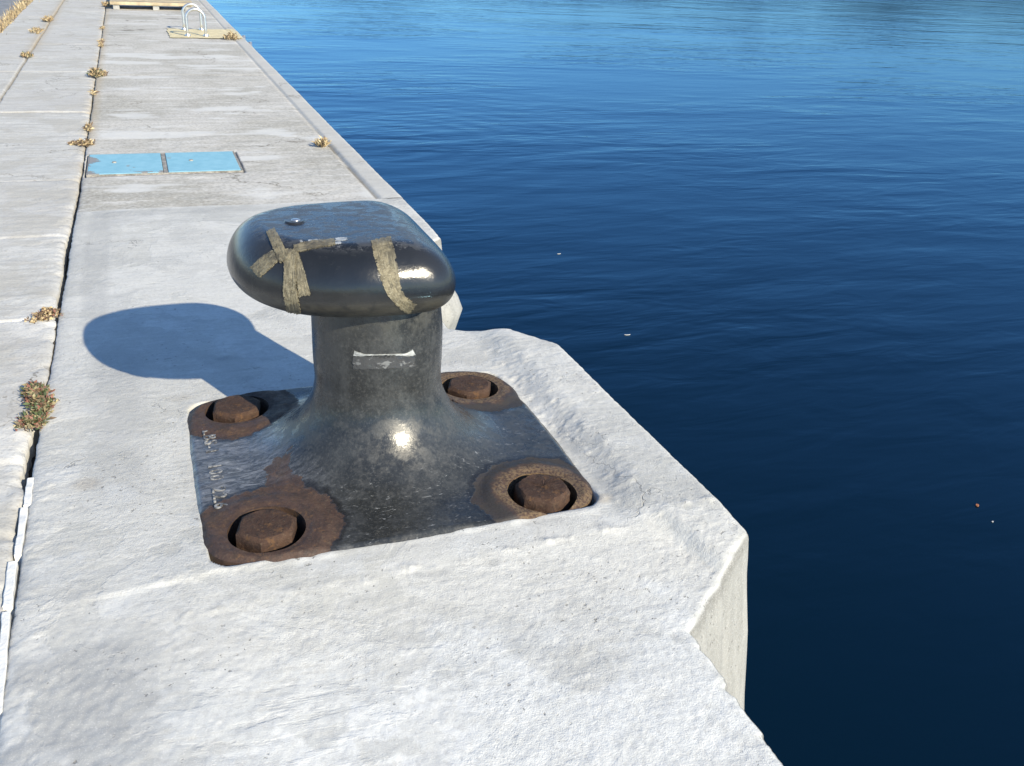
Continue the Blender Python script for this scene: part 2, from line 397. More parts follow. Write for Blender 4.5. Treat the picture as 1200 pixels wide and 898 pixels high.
M = dict(pad=concrete_pad(), far=concrete_far(), slab=slab_mat(), body=body_mat(), head=head_mat(), rust=rust_mat(), tape=tape_mat(),
    water=water_mat(), hatch1=hatch_mat(.7), hatch2=hatch_mat(.25),
    soil=simple('joint_soil', (.060, .048, .036), .95, 0, .5, 40, .01),
    asphalt=simple('pale_asphalt', (.20, .21, .225), .9, 0, .2, 8, .01),
    steel=simple('galvanised_steel', (.62, .63, .63), .32, .85, .1, 30),
    frame=simple('rusty_frame_steel', (.27, .255, .23), .8, .1, .4, 40, .003),
    yellow=simple('faded_yellow_paint', (.60, .52, .32), .8, 0, .18, 14, .003),
    filler=simple('white_joint_filler', (.70, .70, .68), .7, 0, .06, 30, .002),
    wood=simple('weathered_timber', (.40, .33, .22), .85, 0, .3, 8, .004),
    woodgrey=simple('grey_timber', (.30, .30, .29), .85, 0, .3, 8, .004),
    straw=simple('dry_grass_blade', (.36, .27, .15), .8, 0, .3, 30),
    straw2=simple('pale_dry_blade', (.50, .41, .25), .8, 0, .25, 30),
    tan=simple('olive_tan_leaf', (.25, .215, .125), .7, 0, .35, 60),
    green=simple('succulent_leaf', (.075, .10, .045), .55, 0, .35, 60),
    red=simple('reddish_leaf', (.22, .10, .075), .6, 0, .3, 60),
    dead=simple('dead_brown_leaf', (.15, .105, .07), .85, 0, .4, 40),
    hill=simple('unseen_hillside', (.035, .055, .068), .95, 0, .35, .02),  # hazy blue put into the colour of the unseen hills
    white=simple('white_scrap', (.42, .43, .43), .6, 0, .1, 40),
    leaf=simple('orange_leaf', (.34, .13, .05), .6, 0, .3, 90),
    chrome=simple('bare_bright_metal', (.55, .56, .57), .3, .9, .2, 60))

# ================================================================== QUAY DECK (whitewashed bay round the bollard)
WATER_Z = -1.25
def edge_x(y):
    """seaward edge of the quay: bollard bay, cut-back fender recesses on both sides, long straight edge beyond"""
    ys = np.array([-40, -1.20, -.85, 1.355, 1.588, 2.75, 2.92, 3.045, 3.82, 4.14, 4.4, 400])
    xs = np.array([1.27, 1.27, .984, .984, 1.270, 1.262, 1.150, .955, .955, 1.245, 1.258, 1.262])
    return np.interp(y, ys, xs)
def joint_x(y): return np.interp(y, [-50, 1.5, 2.4, 3.8, 5.3, 16, 400], [-.352, -.352, -.362, -.352, -.343, -.345, -.345])
def gap_w(y):
    g = np.interp(y, [-50, 1.2, 2.2, 2.26, 2.36, 2.62, 2.70, 3.42, 3.50, 4.45, 4.60, 5.0, 5.4, 6.0, 400],
                     [.022, .024, .024, .008, .026, .024, .006, .006, .017, .026, .016, .018, .014, .010, .010])
    return g
PX0, PX1, PY0, PY1, PR = .018, 1.006, 1.790, 2.662, .07       # base plate outline
def rrect(x, y, inset=0.):
    """signed distance to the plate's rounded outline (negative inside)"""
    cx, cy = (PX0 + PX1) / 2, (PY0 + PY1) / 2
    qx = np.abs(x - cx) - (PX1 - PX0) / 2 + PR; qy = np.abs(y - cy) - (PY1 - PY0) / 2 + PR
    return np.hypot(np.maximum(qx, 0), np.maximum(qy, 0)) + np.minimum(np.maximum(qx, qy), 0) - PR

def pad_height(x, y):
    z = np.zeros_like(x)
    # gentle fall towards the viewer on the rough front
    cy = 1.685 + .035 * (x - .3) + .012 * fbm(x, y, 5, 3, 41)
    z -= .088 * np.clip(cy - y, 0, 1.2) * sstep(-.20, .25, x)
    z += .020 * np.maximum(fbm(x, y, 34, 4, 43) - .02, 0) * np.exp(-((y - cy) / .016) ** 2) * sstep(-.25, .1, x)     # crumbly crease where the front starts to fall
    z += .012 * np.maximum(fbm(x, y, 38, 5, 47) + .02, 0) * sstep(.985, 1.02, x) * sstep(1.16, 1.08, x) * sstep(1.72, 1.85, y) * sstep(3.0, 2.7, y)    # broken mortar beside the plate
    # low rim rising from the plate to the seaward edge, with a rough crest
    rim = sstep(3.6, 3.2, y) * sstep(1.0, 1.14, x + .03 * fbm(x, y, 6, 3, 5)) * sstep(1.60, 1.78, y + .20 * sstep(1.08, 1.18, x))
    z += .030 * rim
    # mortar collar trowelled along the near side of the plate
    d = rrect(x, y)
    z += .006 * sstep(.16, .02, d) * sstep(2.0, 1.80, y)
    z += .008 * fbm(x, y, 2.2, 3, 3)
    # trowel relief: ridges near the viewer, stipple elsewhere
    rough = .35 + .65 * sstep(1.85, 1.55, y) + .5 * sstep(1.0, 1.1, x) + .35 * sstep(0, -.3, x)
    smooth = sstep(.17, .05, d) * sstep(2.0, 1.84, y) * sstep(1.62, 1.70, y)     # smooth trowelled band in front of the plate
    rough = rough * (1 - .75 * smooth)
    xr = x * .97 + y * .22; yr = y * .97 - x * .30
    ridge = fbm(xr * .55, yr * 2.6, 16, 3, 9)
    z += rough * .0014 * ridge * (0.25 + sstep(1.75, 1.2, y))
    z += rough * .0011 * fbm(x, y, 34, 4, 1)
    z += rough * .0022 * fbm(x, y, 80, 2, 2)
    # hairline trowel step running in from the left of the plate's near edge
    yl = 1.80 + .055 * (x - .1) + .02 * fbm(x, y, 9, 3, 4)
    st = sstep(-.012, .004, y - yl) * sstep(-.30, -.1, x) * sstep(.5, .2, x)
    z += .004 * st
    z += .012 * np.maximum(fbm(x, y, 30, 3, 8), 0) * np.exp(-((y - yl) / .02) ** 2) * sstep(-.33, -.2, x) * sstep(.32, .1, x)
    # broken lumps near the joint
    z += .009 * np.maximum(fbm(x, y, 34, 5, 6) - .02, 0) * sstep(-.20, -.33, x) * sstep(2.9, 2.3, y)
    # mortar lapping unevenly over the plate's rim
    z += (.014 * np.maximum(fbm(x, y, 11, 4, 31) + .06, 0) + .001) * np.exp(-((d + .004) / .014) ** 2) * (.4 + .6 * sstep(2.1, 1.9, y) + .5 * sstep(.9, 1.0, x))
    # pocket under the base plate
    z = np.where(d < -.015, z - .12 * sstep(-.015, -.03, d), z)
    return z

def edge_noise(y):
    return .003 * fbm(y, y * 0, 14, 4, 2) + .004 * fbm(y, y * 0 + 3, 60, 4, 7)
def edge_chips(y):
    return .012 * fbm(y, y * 0 + 3, 42, 4, 7) - .030 * np.maximum(fbm(y, y * 0 + 8, 30, 4, 17) - .06, 0)

def build_deck(name, ys, ncol, hfun, mfun, mat, skirt=True, clamp_left=True):
    ys = np.asarray(ys); n = len(ys)
    xL = joint_x(ys) + .008 * fbm(ys, ys * 0 + 9, 9, 4, 3) + .004 * fbm(ys, ys * 0 + 5, 45, 3, 3)
    ch = np.clip(np.abs(np.gradient(edge_x(ys), ys)), 0, 1)
    rag = np.maximum(ch, sstep(1.40, 1.30, ys)); xE = edge_x(ys) + edge_noise(ys) + edge_chips(ys) * rag
    # soften outline corners
    u = np.linspace(0, 1, ncol)
    Xg = xL[:, None] + (xE - xL)[:, None] * u[None]
    Yg = np.repeat(ys[:, None], ncol, 1)
    Zg = hfun(Xg, Yg)
    # rounded, slightly chipped arris
    de = (xE[:, None] - Xg)
    Zg = Zg - .007 * np.exp(-np.maximum(de, 0) / .006) - .008 * np.exp(-(Xg - xL[:, None]) / .012)
    P = np.stack([Xg, Yg, Zg], -1)
    mk = mfun(Xg, Yg)
    mk[..., 0] = np.clip(mk[..., 0] + .9 * np.exp(-np.maximum(de, 0) / .012) * np.maximum(ch, sstep(1.40, 1.30, ys))[:, None] * (.8 + 1.2 * fbm(Xg, Yg, 40, 3, 3)), 0, 1)  # edge darkened in colour against the sun catching its bevel
    if skirt:
        k = np.ones(9) / 9.
        nx = np.ones(n); ny = -np.gradient(edge_x(ys), ys)
        ny = np.convolve(np.pad(ny, 4, 'edge'), k, 'valid')
        l = np.hypot(nx, ny); nx /= l; ny /= l
        drops = np.array([.004, .010, .022, .04, .07, .11, .16, .22, .28, .34, .40, .48, .56, .65, .75, .9, 1.05, 1.2, 1.5, 2.2, 3.2])
        offs = np.where(drops < .012, np.sqrt(np.maximum(0, 1 - (1 - np.minimum(drops / .012, 1)) ** 2)) * .006, .006) + .135 * np.minimum(drops, 1.3)
        zz = Zg[:, -1][:, None] - drops[None]
        bul = .075 * np.exp(-((drops[None] - .33) / .10) ** 2) * np.exp(-((ys[:, None] - 4.10) / .10) ** 2)   # lump of render on the far recess wall
        rr = .010 * fbm(ys[:, None] * np.ones_like(zz), zz * .4, 11, 4, 12)
        o = offs[None] + bul + rr * np.minimum(drops[None] / .1, 1)
        S = np.stack([xE[:, None] + nx[:, None] * o, ys[:, None] + ny[:, None] * o, zz], -1)
        P = np.concatenate([P, S], 1)
        ms = np.zeros(S.shape[:2] + (4,)); ms[..., 2] = sstep(-.002, .004, drops)[None]; ms[..., 0] = .6 * sstep(.05, .01, drops)[None]  # wall mask; top of the skirt darkened like the edge above
        mk = np.concatenate([mk, ms], 1)
    # left flank down into the joint
    L = np.stack([np.repeat(xL[:, None], 2, 1) + np.array([.004, .002])[None], np.repeat(ys[:, None], 2, 1), np.stack([Zg[:, 0] - .16, Zg[:, 0] - .03], 1)], -1)
    ml = np.zeros(L.shape[:2] + (4,))
    P = np.concatenate([L, P], 1); mk = np.concatenate([ml, mk], 1)
    me = grid_mesh(name, P); set_attr(me, 'mask', mk)
    return tag(link(name, me, mat), kind='structure')

def blob(x, y, u, v, rx, ry=None, z=0.):
    p = on(u, v, z); ry = ry or rx
    return np.exp(-(((x - p[0]) / rx) ** 2 + ((y - p[1]) / ry) ** 2) ** 2)
def pad_mask(x, y):
    m = np.zeros(x.shape + (4,))
    nn = fbm(x, y, 7, 5, 21)
    st = .55 * sstep(.05, -.02, np.abs(x + .16 + .05 * nn) - .055) * sstep(2.05, 2.3, y) * sstep(3.3, 3.0, y)          # grey trowel mark near the joint
    st += .55 * sstep(-.02, .02, .0 - np.abs(x + .18 + .10 * nn) + .07) * sstep(1.66, 1.60, y + .05 * nn)
    st += .45 * sstep(.03, .0, np.abs(x + .24 + .03 * nn) - .03) * sstep(3.2, 3.5, y)
    st += .5 * sstep(.03, .0, np.abs(y - 4.79 + .02 * nn) - .035) * sstep(-.3, -.2, x)
    st += .35 * sstep(.02, .12, nn) * sstep(2.6, 3.0, y)
    for u, v, rx, ry, a in ((578, 659, .02, .012, .9), (511, 671, .035, .013, .9), (490, 674, .012, .01, .7), (610, 656, .008, .006, .8), (409, 684, .018, .008, .8), (741, 622, .006, .007, 1.), (752, 673, .007, .007, .9),
                            (590, 428, .07, .02, .3), (222, 383, .03, .02, .5), (265, 421, .035, .02, .9), (230, 377, .02, .01, .9), (712, 760, .006, .012, 1.2), (290, 445, .03, .02, .6)):
        st += a * blob(x + .006 * nn, y, u, v, rx, ry)
    st += .9 * sstep(-.02, .02, nn * .5 + .13 - 2.6 * np.maximum(np.abs(x + .215) - .07, 0)) * sstep(1.66, 1.58, y)
    m[..., 0] = np.clip(st, 0, 1)
    wh = sstep(.02, .06, .8 * nn + .35 * sstep(1.45, 1.15, y) - .10) * sstep(-.1, .1, x) * sstep(1.62, 1.45, y)
    wh = np.maximum(wh, .45 * sstep(.08, .2, nn) * sstep(2.8, 2.6, y))
    m[..., 1] = np.clip(wh, 0, 1)
    br = .55 * blob(x, y + .02 * nn, 705, 588, .03, .02) + .5 * blob(x, y, 101, 568, .035, .03) + .3 * blob(x, y, 210, 468, .04, .025)
    m[..., 3] = np.clip(br, 0, 1) * (.4 + 1.2 * np.clip(nn + .3, 0, 1))
    return m
ys = np.concatenate([np.arange(-4, .75, .03), np.arange(.75, 3.3, .0055), np.arange(3.3, 4.868, .009), [4.868]])
build_deck('bollard_bay', ys, 310, pad_height, pad_mask, M['pad'])

def far_height(x, y):
    z = -.004 + .010 * fbm(x, y, 1.4, 3, 3) + .004 * fbm(x, y, 14, 4, 1)
    z += .004 * sstep(1.125, 1.15, x) - .007 * np.exp(-((x - 1.125) / .014) ** 2) * (1 + 1.2 * np.exp(-((y - 5.9) / .5) ** 2))   # pale edge beam, with its joint
    for yj in (9.42, 12.2, 15.3):
        z -= .008 * np.exp(-((y - yj - .01 * fbm(x, y, 6, 3)) / .012) ** 2)
    hx = sstep(-.335, -.325, x) * sstep(.52, .51, x) * sstep(5.595, 5.61, y) * sstep(6.16, 6.145, y)
    z -= .05 * hx
    return z
def far_mask(x, y):
    m = np.zeros(x.shape + (4,)); nn = fbm(x, y, 5, 5, 33)
    st = .5 * np.exp(-((y - 9.42 - .02 * nn) / .03) ** 2) * sstep(.08, -.02, nn) + .9 * np.exp(-((x - 1.122) / .010) ** 2) * sstep(.05, -.1, nn + .3 * (y - 6.2))
    # dark streaks beside the ladder
    for u, v, rx in ((203, 22, .12), (200, 33, .08), (149, 24, .02), (150, 36, .08), (165, 35, .05)): st += .7 * blob(x, y, u, v, rx, .08)
    m[..., 0] = np.clip(st, 0, .8)
    wh = sstep(.10, .22, fbm(x * .5, y * 1.4, 3, 5, 44)) * .8
    for u, v in ((329, 157), (338, 159), (300, 107), (272, 132), (255, 138), (305, 101)): wh += blob(x, y, u, v, .06, .03)
    m[..., 1] = np.clip(wh, 0, .85)
    m[..., 2] = sstep(1.12, 1.135, x)
    m[..., 3] = .45 * sstep(-.26, -.34, x) * sstep(6.3, 6.8, y)
    return m
ys = np.concatenate([np.arange(4.874, 7.5, .014), np.arange(7.5, 20, .04), np.arange(20, 120, .8)])
build_deck('quay_deck', ys, 190, far_height, far_mask, M['far'])

# ---- paving slabs on the landward side
def build_slabs():
    ys = np.concatenate([np.arange(-4, .9, .05), np.arange(.9, 5.2, .009), np.arange(5.2, 10, .016), np.arange(10, 20, .05), np.arange(20, 120, .8)])
    xr = joint_x(ys) + .008 * fbm(ys, ys * 0 + 9, 9, 4, 3) + .004 * fbm(ys, ys * 0 + 5, 45, 3, 3) - gap_w(ys) * (1 + .6 * fbm(ys, ys * 0 + 21, 25, 3))
    us = 1 - np.concatenate([np.linspace(0, .66, 120), np.linspace(.668, 1, 60)])[::-1]
    us = np.sort(us)                                      # 0 = joint, 1 = far left
    x1 = -1.41
    Xg = xr[:, None] + (x1 - xr)[:, None] * us[None]
    Yg = np.repeat(ys[:, None], len(us), 1)
    nn = fbm(Xg, Yg, 8, 4, 51)
    row = np.floor((Yg - 4.495) / 1.03 + .003 * nn).astype(int); colm = (Xg < -.985).astype(int)
    hsh = PERM[(row * 7 + colm * 131) % 512, (row * 13 + 5) % 512]
    Z = -.004 + .010 * (hsh - .5) + .008 * fbm(Xg, Yg, 3, 3, 7) + .0028 * fbm(Xg, Yg, 24, 5, 8) + .0018 * fbm(Xg * .6, Yg * 3, 20, 4, 2)
    yj = (Yg - 4.495 + .012 * nn) / 1.03; dj = np.abs(yj - np.round(yj)) * 1.03
    open_ = .5 + .5 * np.sign(PERM[np.round(yj).astype(int) % 512, 3] - .35)
    Z -= (.004 + .009 * open_) * np.exp(-(dj / .009) ** 2)
    dx = np.abs(Xg + .985 + .008 * nn); Z -= .02 * np.exp(-(dx / .010) ** 2)
    Z -= .010 * np.exp(-(xr[:, None] - Xg) / .012)
    chip = np.maximum(fbm(Xg, Yg, 16, 4, 61), 0) * np.exp(-((xr[:, None] - Xg) / .05)); Z -= .035 * chip
    P = np.stack([Xg, Yg, Z], -1)
    Ls = np.stack([np.repeat(xr[:, None], 2, 1), np.repeat(ys[:, None], 2, 1), np.stack([Z[:, 0] - .16, Z[:, 0] - .03], 1)], -1)
    mk = np.zeros(Xg.shape + (4,))
    mk[..., 0] = np.clip(.55 * np.exp(-(dj / .006) ** 2) * open_ * sstep(-.1, .1, nn) + .85 * np.exp(-(dx / .008) ** 2), 0, .9)
    wj = np.exp(-((dj - .02) / .02) ** 2) * sstep(-.05, .1, nn + .05)
    mk[..., 1] = np.clip(.7 * wj * (.08 + .92 * sstep(5.2, 4, Yg)) * sstep(-.1, .12, nn) + .5 * sstep(.05, .2, fbm(Xg, Yg, 3, 4, 71)) * sstep(5, 3.5, Yg), 0, 1)
    mk[..., 2] = hsh
    mk[..., 3] = np.clip(.5 * np.exp(-((xr[:, None] - Xg) / .03)) * sstep(0, .15, fbm(Xg, Yg, 5, 3, 81) + .12) * sstep(4.5, 6, Yg) + .5 * np.exp(-(dx / .06) ** 2) * sstep(10, 12, Yg), 0, .8)
    P = np.concatenate([Ls, P], 1)[:, ::-1]; mk = np.concatenate([np.zeros(Ls.shape[:2] + (4,)), mk], 1)[:, ::-1]
    me = grid_mesh('pavement_slabs', P); set_attr(me, 'mask', mk)
    return tag(link('pavement_slabs', me, M['slab']), kind='structure')
build_slabs()
# soil in the long joint
ys = np.concatenate([np.arange(-4, 20, .02), np.arange(20, 120, 1.)])
xo = np.linspace(-.06, .04, 6)
Zs = -.075 + .06 * np.where(gap_w(ys) < .009, 1., sstep(.012, .008, gap_w(ys)))
g = np.stack([joint_x(ys)[:, None] + xo[None], np.repeat(ys[:, None], 6, 1), Zs[:, None] + .012 * fbm(ys[:, None] + xo[None] * 9, xo[None] * 40 + ys[:, None] * 0, 20, 3)], -1)
tag(link('joint_soil', grid_mesh('joint_soil', g), M['soil']), kind='structure')
# asphalt apron to the left and beyond
xs = -1.40 - np.concatenate([[0, .05, .1, .2, .4, .8, 1.6, 3], np.linspace(6, 400, 14)])
ys = np.concatenate([np.linspace(-300, -6, 10), np.linspace(-4, 24, 60), np.linspace(30, 500, 14)])
g = np.stack([np.repeat(xs[None], len(ys), 0), np.repeat(ys[:, None], len(xs), 1), -.045 + .01 * fbm(xs[None] + ys[:, None] * 0, ys[:, None] + xs[None] * 0, 1.3, 3)], -1)
tag(link('asphalt_road', grid_mesh('asphalt_road', g[:, ::-1]), M['asphalt']), kind='structure')

# ---- water and unseen hills added for its reflection
me = mesh('water', [(-60, -2500, WATER_Z), (4000, -2500, WATER_Z), (4000, 4000, WATER_Z), (-60, 4000, WATER_Z)], [(0, 1, 2, 3)])
tag(link('water', me, M['water'], smooth=False), kind='structure')
def hills():
    t = np.linspace(0, 1, 220); k = np.linspace(0, 1, 14)
    cx = 120 + 2300 * t; cy = 2050 - 1350 * t ** 1.5
    hgt = (75 + 130 * np.maximum(fbm(t * 9, t * 0, 1, 4, 3) + .45, .1)) * np.sin(np.pi * np.clip(t * 1.02, 0, 1)) ** .6  # raised to block the pale horizon reflected in the water
    prof = np.sin(np.pi * k) ** .8
    T, K = np.meshgrid(t, k, indexing='ij')
    P = np.stack([cx[:, None] + 260 * (K - .5) * .5, cy[:, None] + 420 * (K - .5), WATER_Z - 1 + hgt[:, None] * prof[None] * (1 + .35 * fbm(T * 40, K * 6, 1, 4))], -1)
    tag(link('unseen_hills', grid_mesh('unseen_hills', P), M['hill']), kind='structure')
hills()

# ================================================================== BOLLARD
boll = thing('mooring_bollard', BC, 'big black painted mooring bollard with overhanging D-shaped head patched with old tape', 'bollard')
# ---- base plate: domed slab, holes bored for the bolts
def plate_mesh():
    nx, ny = 190, 166
    gx = np.linspace(PX0, PX1, nx); gy = np.linspace(PY0, PY1, ny)
    Xg, Yg = np.meshgrid(gx, gy, indexing='xy')
    # pull grid corners onto the rounded outline
    cx, cy = (PX0 + PX1) / 2, (PY0 + PY1) / 2
    a = (Xg - cx) / ((PX1 - PX0) / 2); b = (Yg - cy) / ((PY1 - PY0) / 2)
    q = 7.; s = np.maximum(np.abs(a), np.abs(b)) / np.maximum((np.abs(a) ** q + np.abs(b) ** q) ** (1 / q), 1e-6)
    Xg = cx + a * s * (PX1 - PX0) / 2; Yg = cy + b * s * (PY1 - PY0) / 2
    m = np.maximum(np.abs(a), np.abs(b))
    r = np.hypot(Xg - BC[0], Yg - BC[1])
    r = np.hypot(Xg - BC[0] + .002, Yg - BC[1]); far_ = sstep(.375, .45, r)
    Z = .012 + .008 * sstep(.56, .38, r) + .0025 * fbm(Xg, Yg, 8, 3, 4) * far_
    q_ = np.sqrt(np.clip(1 - (1 - np.clip((r - .1685) / .213, 0, 1)) ** 2, 0, 1)); zf = .25 - .23 * q_
    Z = np.where(r < .3815, np.where(r > .30, zf, .022) - .0016 * sstep(.350, .325, r), Z)
    for bb in BOLTS:
        d = np.hypot(Xg - bb[0], Yg - bb[1])
        Z += .007 * sstep(.165, .13, d + .01 * fbm(Xg, Yg, 12, 3, 9)) - .003 * sstep(.11, .095, d)
    Z -= .012 * sstep(.965, 1.0, m)
    Z += .002 * fbm(Xg, Yg, 40, 3, 14) * far_
    top = np.stack([Xg - BC[0], Yg - BC[1], Z], -1).reshape(-1, 3)
    bot = top.copy(); bot[:, 2] = -.09
    V = np.concatenate([top, bot]); n = nx * ny; F_ = []
    I = np.arange(n).reshape(ny, nx)
    for j in range(ny - 1):
        for i in range(nx - 1):
            F_.append((I[j, i], I[j, i + 1], I[j + 1, i + 1], I[j + 1, i]))
    ring = list(I[0, :]) + list(I[1:, -1]) + list(I[-1, -2::-1]) + list(I[-2:0:-1, 0])
    for k in range(len(ring)):
        p, q2 = ring[k], ring[(k + 1) % len(ring)]
        F_.append((q2, p, p + n, q2 + n))
    F_.append([x + n for x in ring[::-1]])
    used = set(range(n)) | {x + n for x in ring}
    mp = {}; VV = []
    for x in sorted(used): mp[x] = len(VV); VV.append(V[x])
    return mesh('base_plate', VV, [tuple(mp[x] for x in f) for f in F_])
tmp = bpy.data.objects.new('plate_tmp', plate_mesh()); C.objects.link(tmp)
bm = bmesh.new()
for b in BOLTS:
    bmesh.ops.create_cone(bm, cap_ends=True, segments=56, radius1=.090, radius2=.090, depth=.19,
        matrix=Matrix.Translation((b[0] - BC[0], b[1] - BC[1], .010)))
cut = bpy.data.objects.new('cut_tmp', bm_mesh('cut', bm)); C.objects.link(cut)
mod = tmp.modifiers.new('b', 'BOOLEAN'); mod.operation = 'DIFFERENCE'; mod.object = cut; mod.solver = 'EXACT'
bpy.context.view_layer.update()
dg = bpy.context.evaluated_depsgraph_get()
pm = bpy.data.meshes.new_from_object(tmp.evaluated_get(dg)); pm.name = 'base_plate'
bpy.data.objects.remove(tmp); bpy.data.objects.remove(cut)
pm.materials.clear()
plate = link('base_plate', pm, M['body'], boll, smooth=True)
try: pm.set_sharp_from_angle(angle=math.radians(40))
except Exception: pass
# ---- neck
def neck_mesh():
    zs = np.concatenate([[.0216, .0225, .0234, .0243, .0265, .029, .032, .036, .040], np.linspace(.045, .07, 8), np.linspace(.075, .26, 26), np.linspace(.28, .52, 14)])
    th = np.linspace(0, 2 * np.pi, 129)
    rows = []
    for z in zs:
        q = np.clip((.25 - z) / .23, 0, 1)
        r = .1685 + .213 * (1 - np.sqrt(max(0, 1 - q ** 2.0)))
        if z < .0234: z = z - .0012
        r -= .004 * sstep(.30, .20, z) * sstep(.1, .2, z)
        x = r * np.cos(th) - .002; y = r * np.sin(th)
        flat = sstep(.36, .46, z)
        x = np.where(x > .14, x * (1 - flat) + (.14 + (x - .14) * .6) * flat, x)
        r2 = .0012 * fbm(th * 3 / 1.0, th * 0 + z * 12, 2, 3)
        rows.append(np.stack([x * (1 + r2), y * (1 + r2), np.full_like(x, z)], -1))
    me = grid_mesh('neck', np.array(rows))
    bm = bmesh.new(); bm.from_mesh(me)      # keep the bolt holes open
    bad = [f for f in bm.faces if any(math.hypot(v.co.x + BC[0] - b[0], v.co.y + BC[1] - b[1]) < .090 and v.co.z < .08 for v in f.verts for b in BOLTS)]
    bmesh.ops.delete(bm, geom=bad, context='FACES'); bm.to_mesh(me); bm.free()
    return me
neck = link('neck', neck_mesh(), M['body'], boll)
# ---- head: D-shaped in plan, flat towards the water, bull-nosed all round
HP = (.1525, .6665, 1.9680, 2.4929, .4920, 2.33, 4.9, .5460, .1067, .0745, .0876, .1054, 1.92, 2.275)
HPR = (.136, .065)                       # inset of the flat side, top and bottom
def head_mesh():
    xl, xr_, yn, yf, xc, el_, er, zm, ht, hb, it, ib, pt, yc = HP
    th = np.linspace(0, 2 * np.pi, 193); c, s = np.cos(th), np.sin(th)
    def ringp(ins, z, insr):
        e = np.where(c >= 0, er, el_)
        ax = np.where(c >= 0, xr_ - xc - insr, xc - xl - ins); ay = np.where(s >= 0, yf - yc - ins, yc - yn - ins)
        x = xc + np.sign(c) * ax * np.abs(c) ** (2 / e); y = yc + np.sign(s) * ay * np.abs(s) ** (2 / e)
        return np.stack([x - BC[0], y - BC[1], np.full_like(x, z)], -1)
    rows = []
    ph = np.linspace(-np.pi / 2, np.pi / 2, 61)
    under = ringp(ib, zm - hb, HPR[1])
    cen = np.array([xc - BC[0] - .02, yc - BC[1], 0.])
    def scaled(rg, k, z): 
        o = cen + (rg - cen) * k; o[:, 2] = z; return o
    for k in (.3, .7): rows.append(scaled(under, k, zm - hb + .002))
    for p in ph:
        sp, cp = math.sin(p), math.cos(p)
        q = abs(sp) ** (2 / pt)
        z = zm + ht * q if sp >= 0 else zm - hb * q
        k = 1 - abs(cp) ** (2 / pt)
        rows.append(ringp((it if sp >= 0 else ib) * k, z, (HPR[0] if sp >= 0 else HPR[1]) * k))
    top = ringp(it, zm + ht, HPR[0])
    for k in (.85, .7, .5, .3, .12, .01): rows.append(scaled(top, k, zm + ht + .003 * (1 - k)))
    P = np.array(rows)
    P[..., 2] += .003 * fbm(P[..., 0], P[..., 1] + P[..., 2], 7, 3, 5)
    return grid_mesh('head', P)
head = link('head', head_mesh(), M['head'], boll)
# ---- bolts
def bolt_mesh(seed, worn):
    rnd = np.random.default_rng(seed); rot = {3: .22, 5: .5, 8: .1, 12: .35}[seed]
    bm = bmesh.new()
    ring = []
    n = 6 * 8
    def rad(t, R_, k):
        a = (t % (math.pi / 3)) - math.pi / 6
        hexr = R_ * math.cos(math.pi / 6) / math.cos(a)
        return hexr * (1 - k) + R_ * .93 * k
    prof = [(-.10, 1., 0.), (-.005, 1., 0), (.020, 1., worn * .5), (.031, 1., worn * .5), (.0325, .985, .05 + worn * .3), (.0385, .90, .6), (.0400, .87, .75), (.0400, .45, 1.), (.0400, .05, 1.)]
    for z, k, rd in prof:
        row = []
        for i in range(n):
            t = 2 * math.pi * i / n + rot
            r = rad(2 * math.pi * i / n, .0735 * k, rd) * (1 + .02 * worn * (rnd.random() - .5))
            row.append(bm.verts.new((r * math.cos(t), r * math.sin(t), z + (.003 * (rnd.random() - .5) * worn if z > 0 else 0))))
        ring.append(row)
    for a, b in zip(ring[:-1], ring[1:]):
        for i in range(n): bm.faces.new((a[i], a[(i + 1) % n], b[(i + 1) % n], b[i]))
    bm.faces.new(ring[-1])
    me = bm_mesh('bolt', bm)
    return me
for b, sdd, wn, lab in ((BOLTS[0], 3, .15, None), (BOLTS[1], 5, 1., 'corroded crusty bolt with rounded corners'), (BOLTS[2], 8, .3, None), (BOLTS[3], 12, .2, None)):
    o = link('bolt', bolt_mesh(sdd, wn), M['rust'], boll)
    o.location = (b[0] - BC[0], b[1] - BC[1], -.004)
    try: o.data.set_sharp_from_angle(angle=math.radians(35))
    except Exception: pass
    if lab: o['label'] = lab
# ---- raised lettering on the plate
def lettering(txt, size, x, y, rz, z, name='lettering', depth=.0022):
    cu = bpy.data.curves.new('txt', 'FONT'); cu.body = txt; cu.size = size; cu.extrude = depth; cu.bevel_depth = .0006; cu.space_character = 1.25
    cu.align_x = 'CENTER'; cu.align_y = 'CENTER'
    t = bpy.data.objects.new('t', cu); C.objects.link(t); bpy.context.view_layer.update()
    me = bpy.data.meshes.new_from_object(t.evaluated_get(bpy.context.evaluated_depsgraph_get()))
    bpy.data.objects.remove(t)
    o = link(name, me, M['letter'], plate, smooth=False)
    o.location = (x, y, z); o.rotation_euler = (0, 0, rz)
    return o
nl = N('worn_raised_letter')
M['letter'] = nl.out(nl.mix(nl.ramp(nl.noise(70, 4, .7), .42, .6), (.06, .06, .062), (.27, .27, .265)), .45)
for word, v in (('ILBS-1', 515.5), ('100', 553), ('22.6', 583)):
    p = on(245 + (v - 513) * .17, v, .018); lettering(word, .047, p[0] - BC[0], p[1] - BC[1], -math.pi / 2, .0165)
for word, u in (('A', 457), ('B', 488)):
    p = on(u, 606, .016); lettering(word, .055, p[0] - BC[0], p[1] - BC[1], 0., .0145, depth=.001)

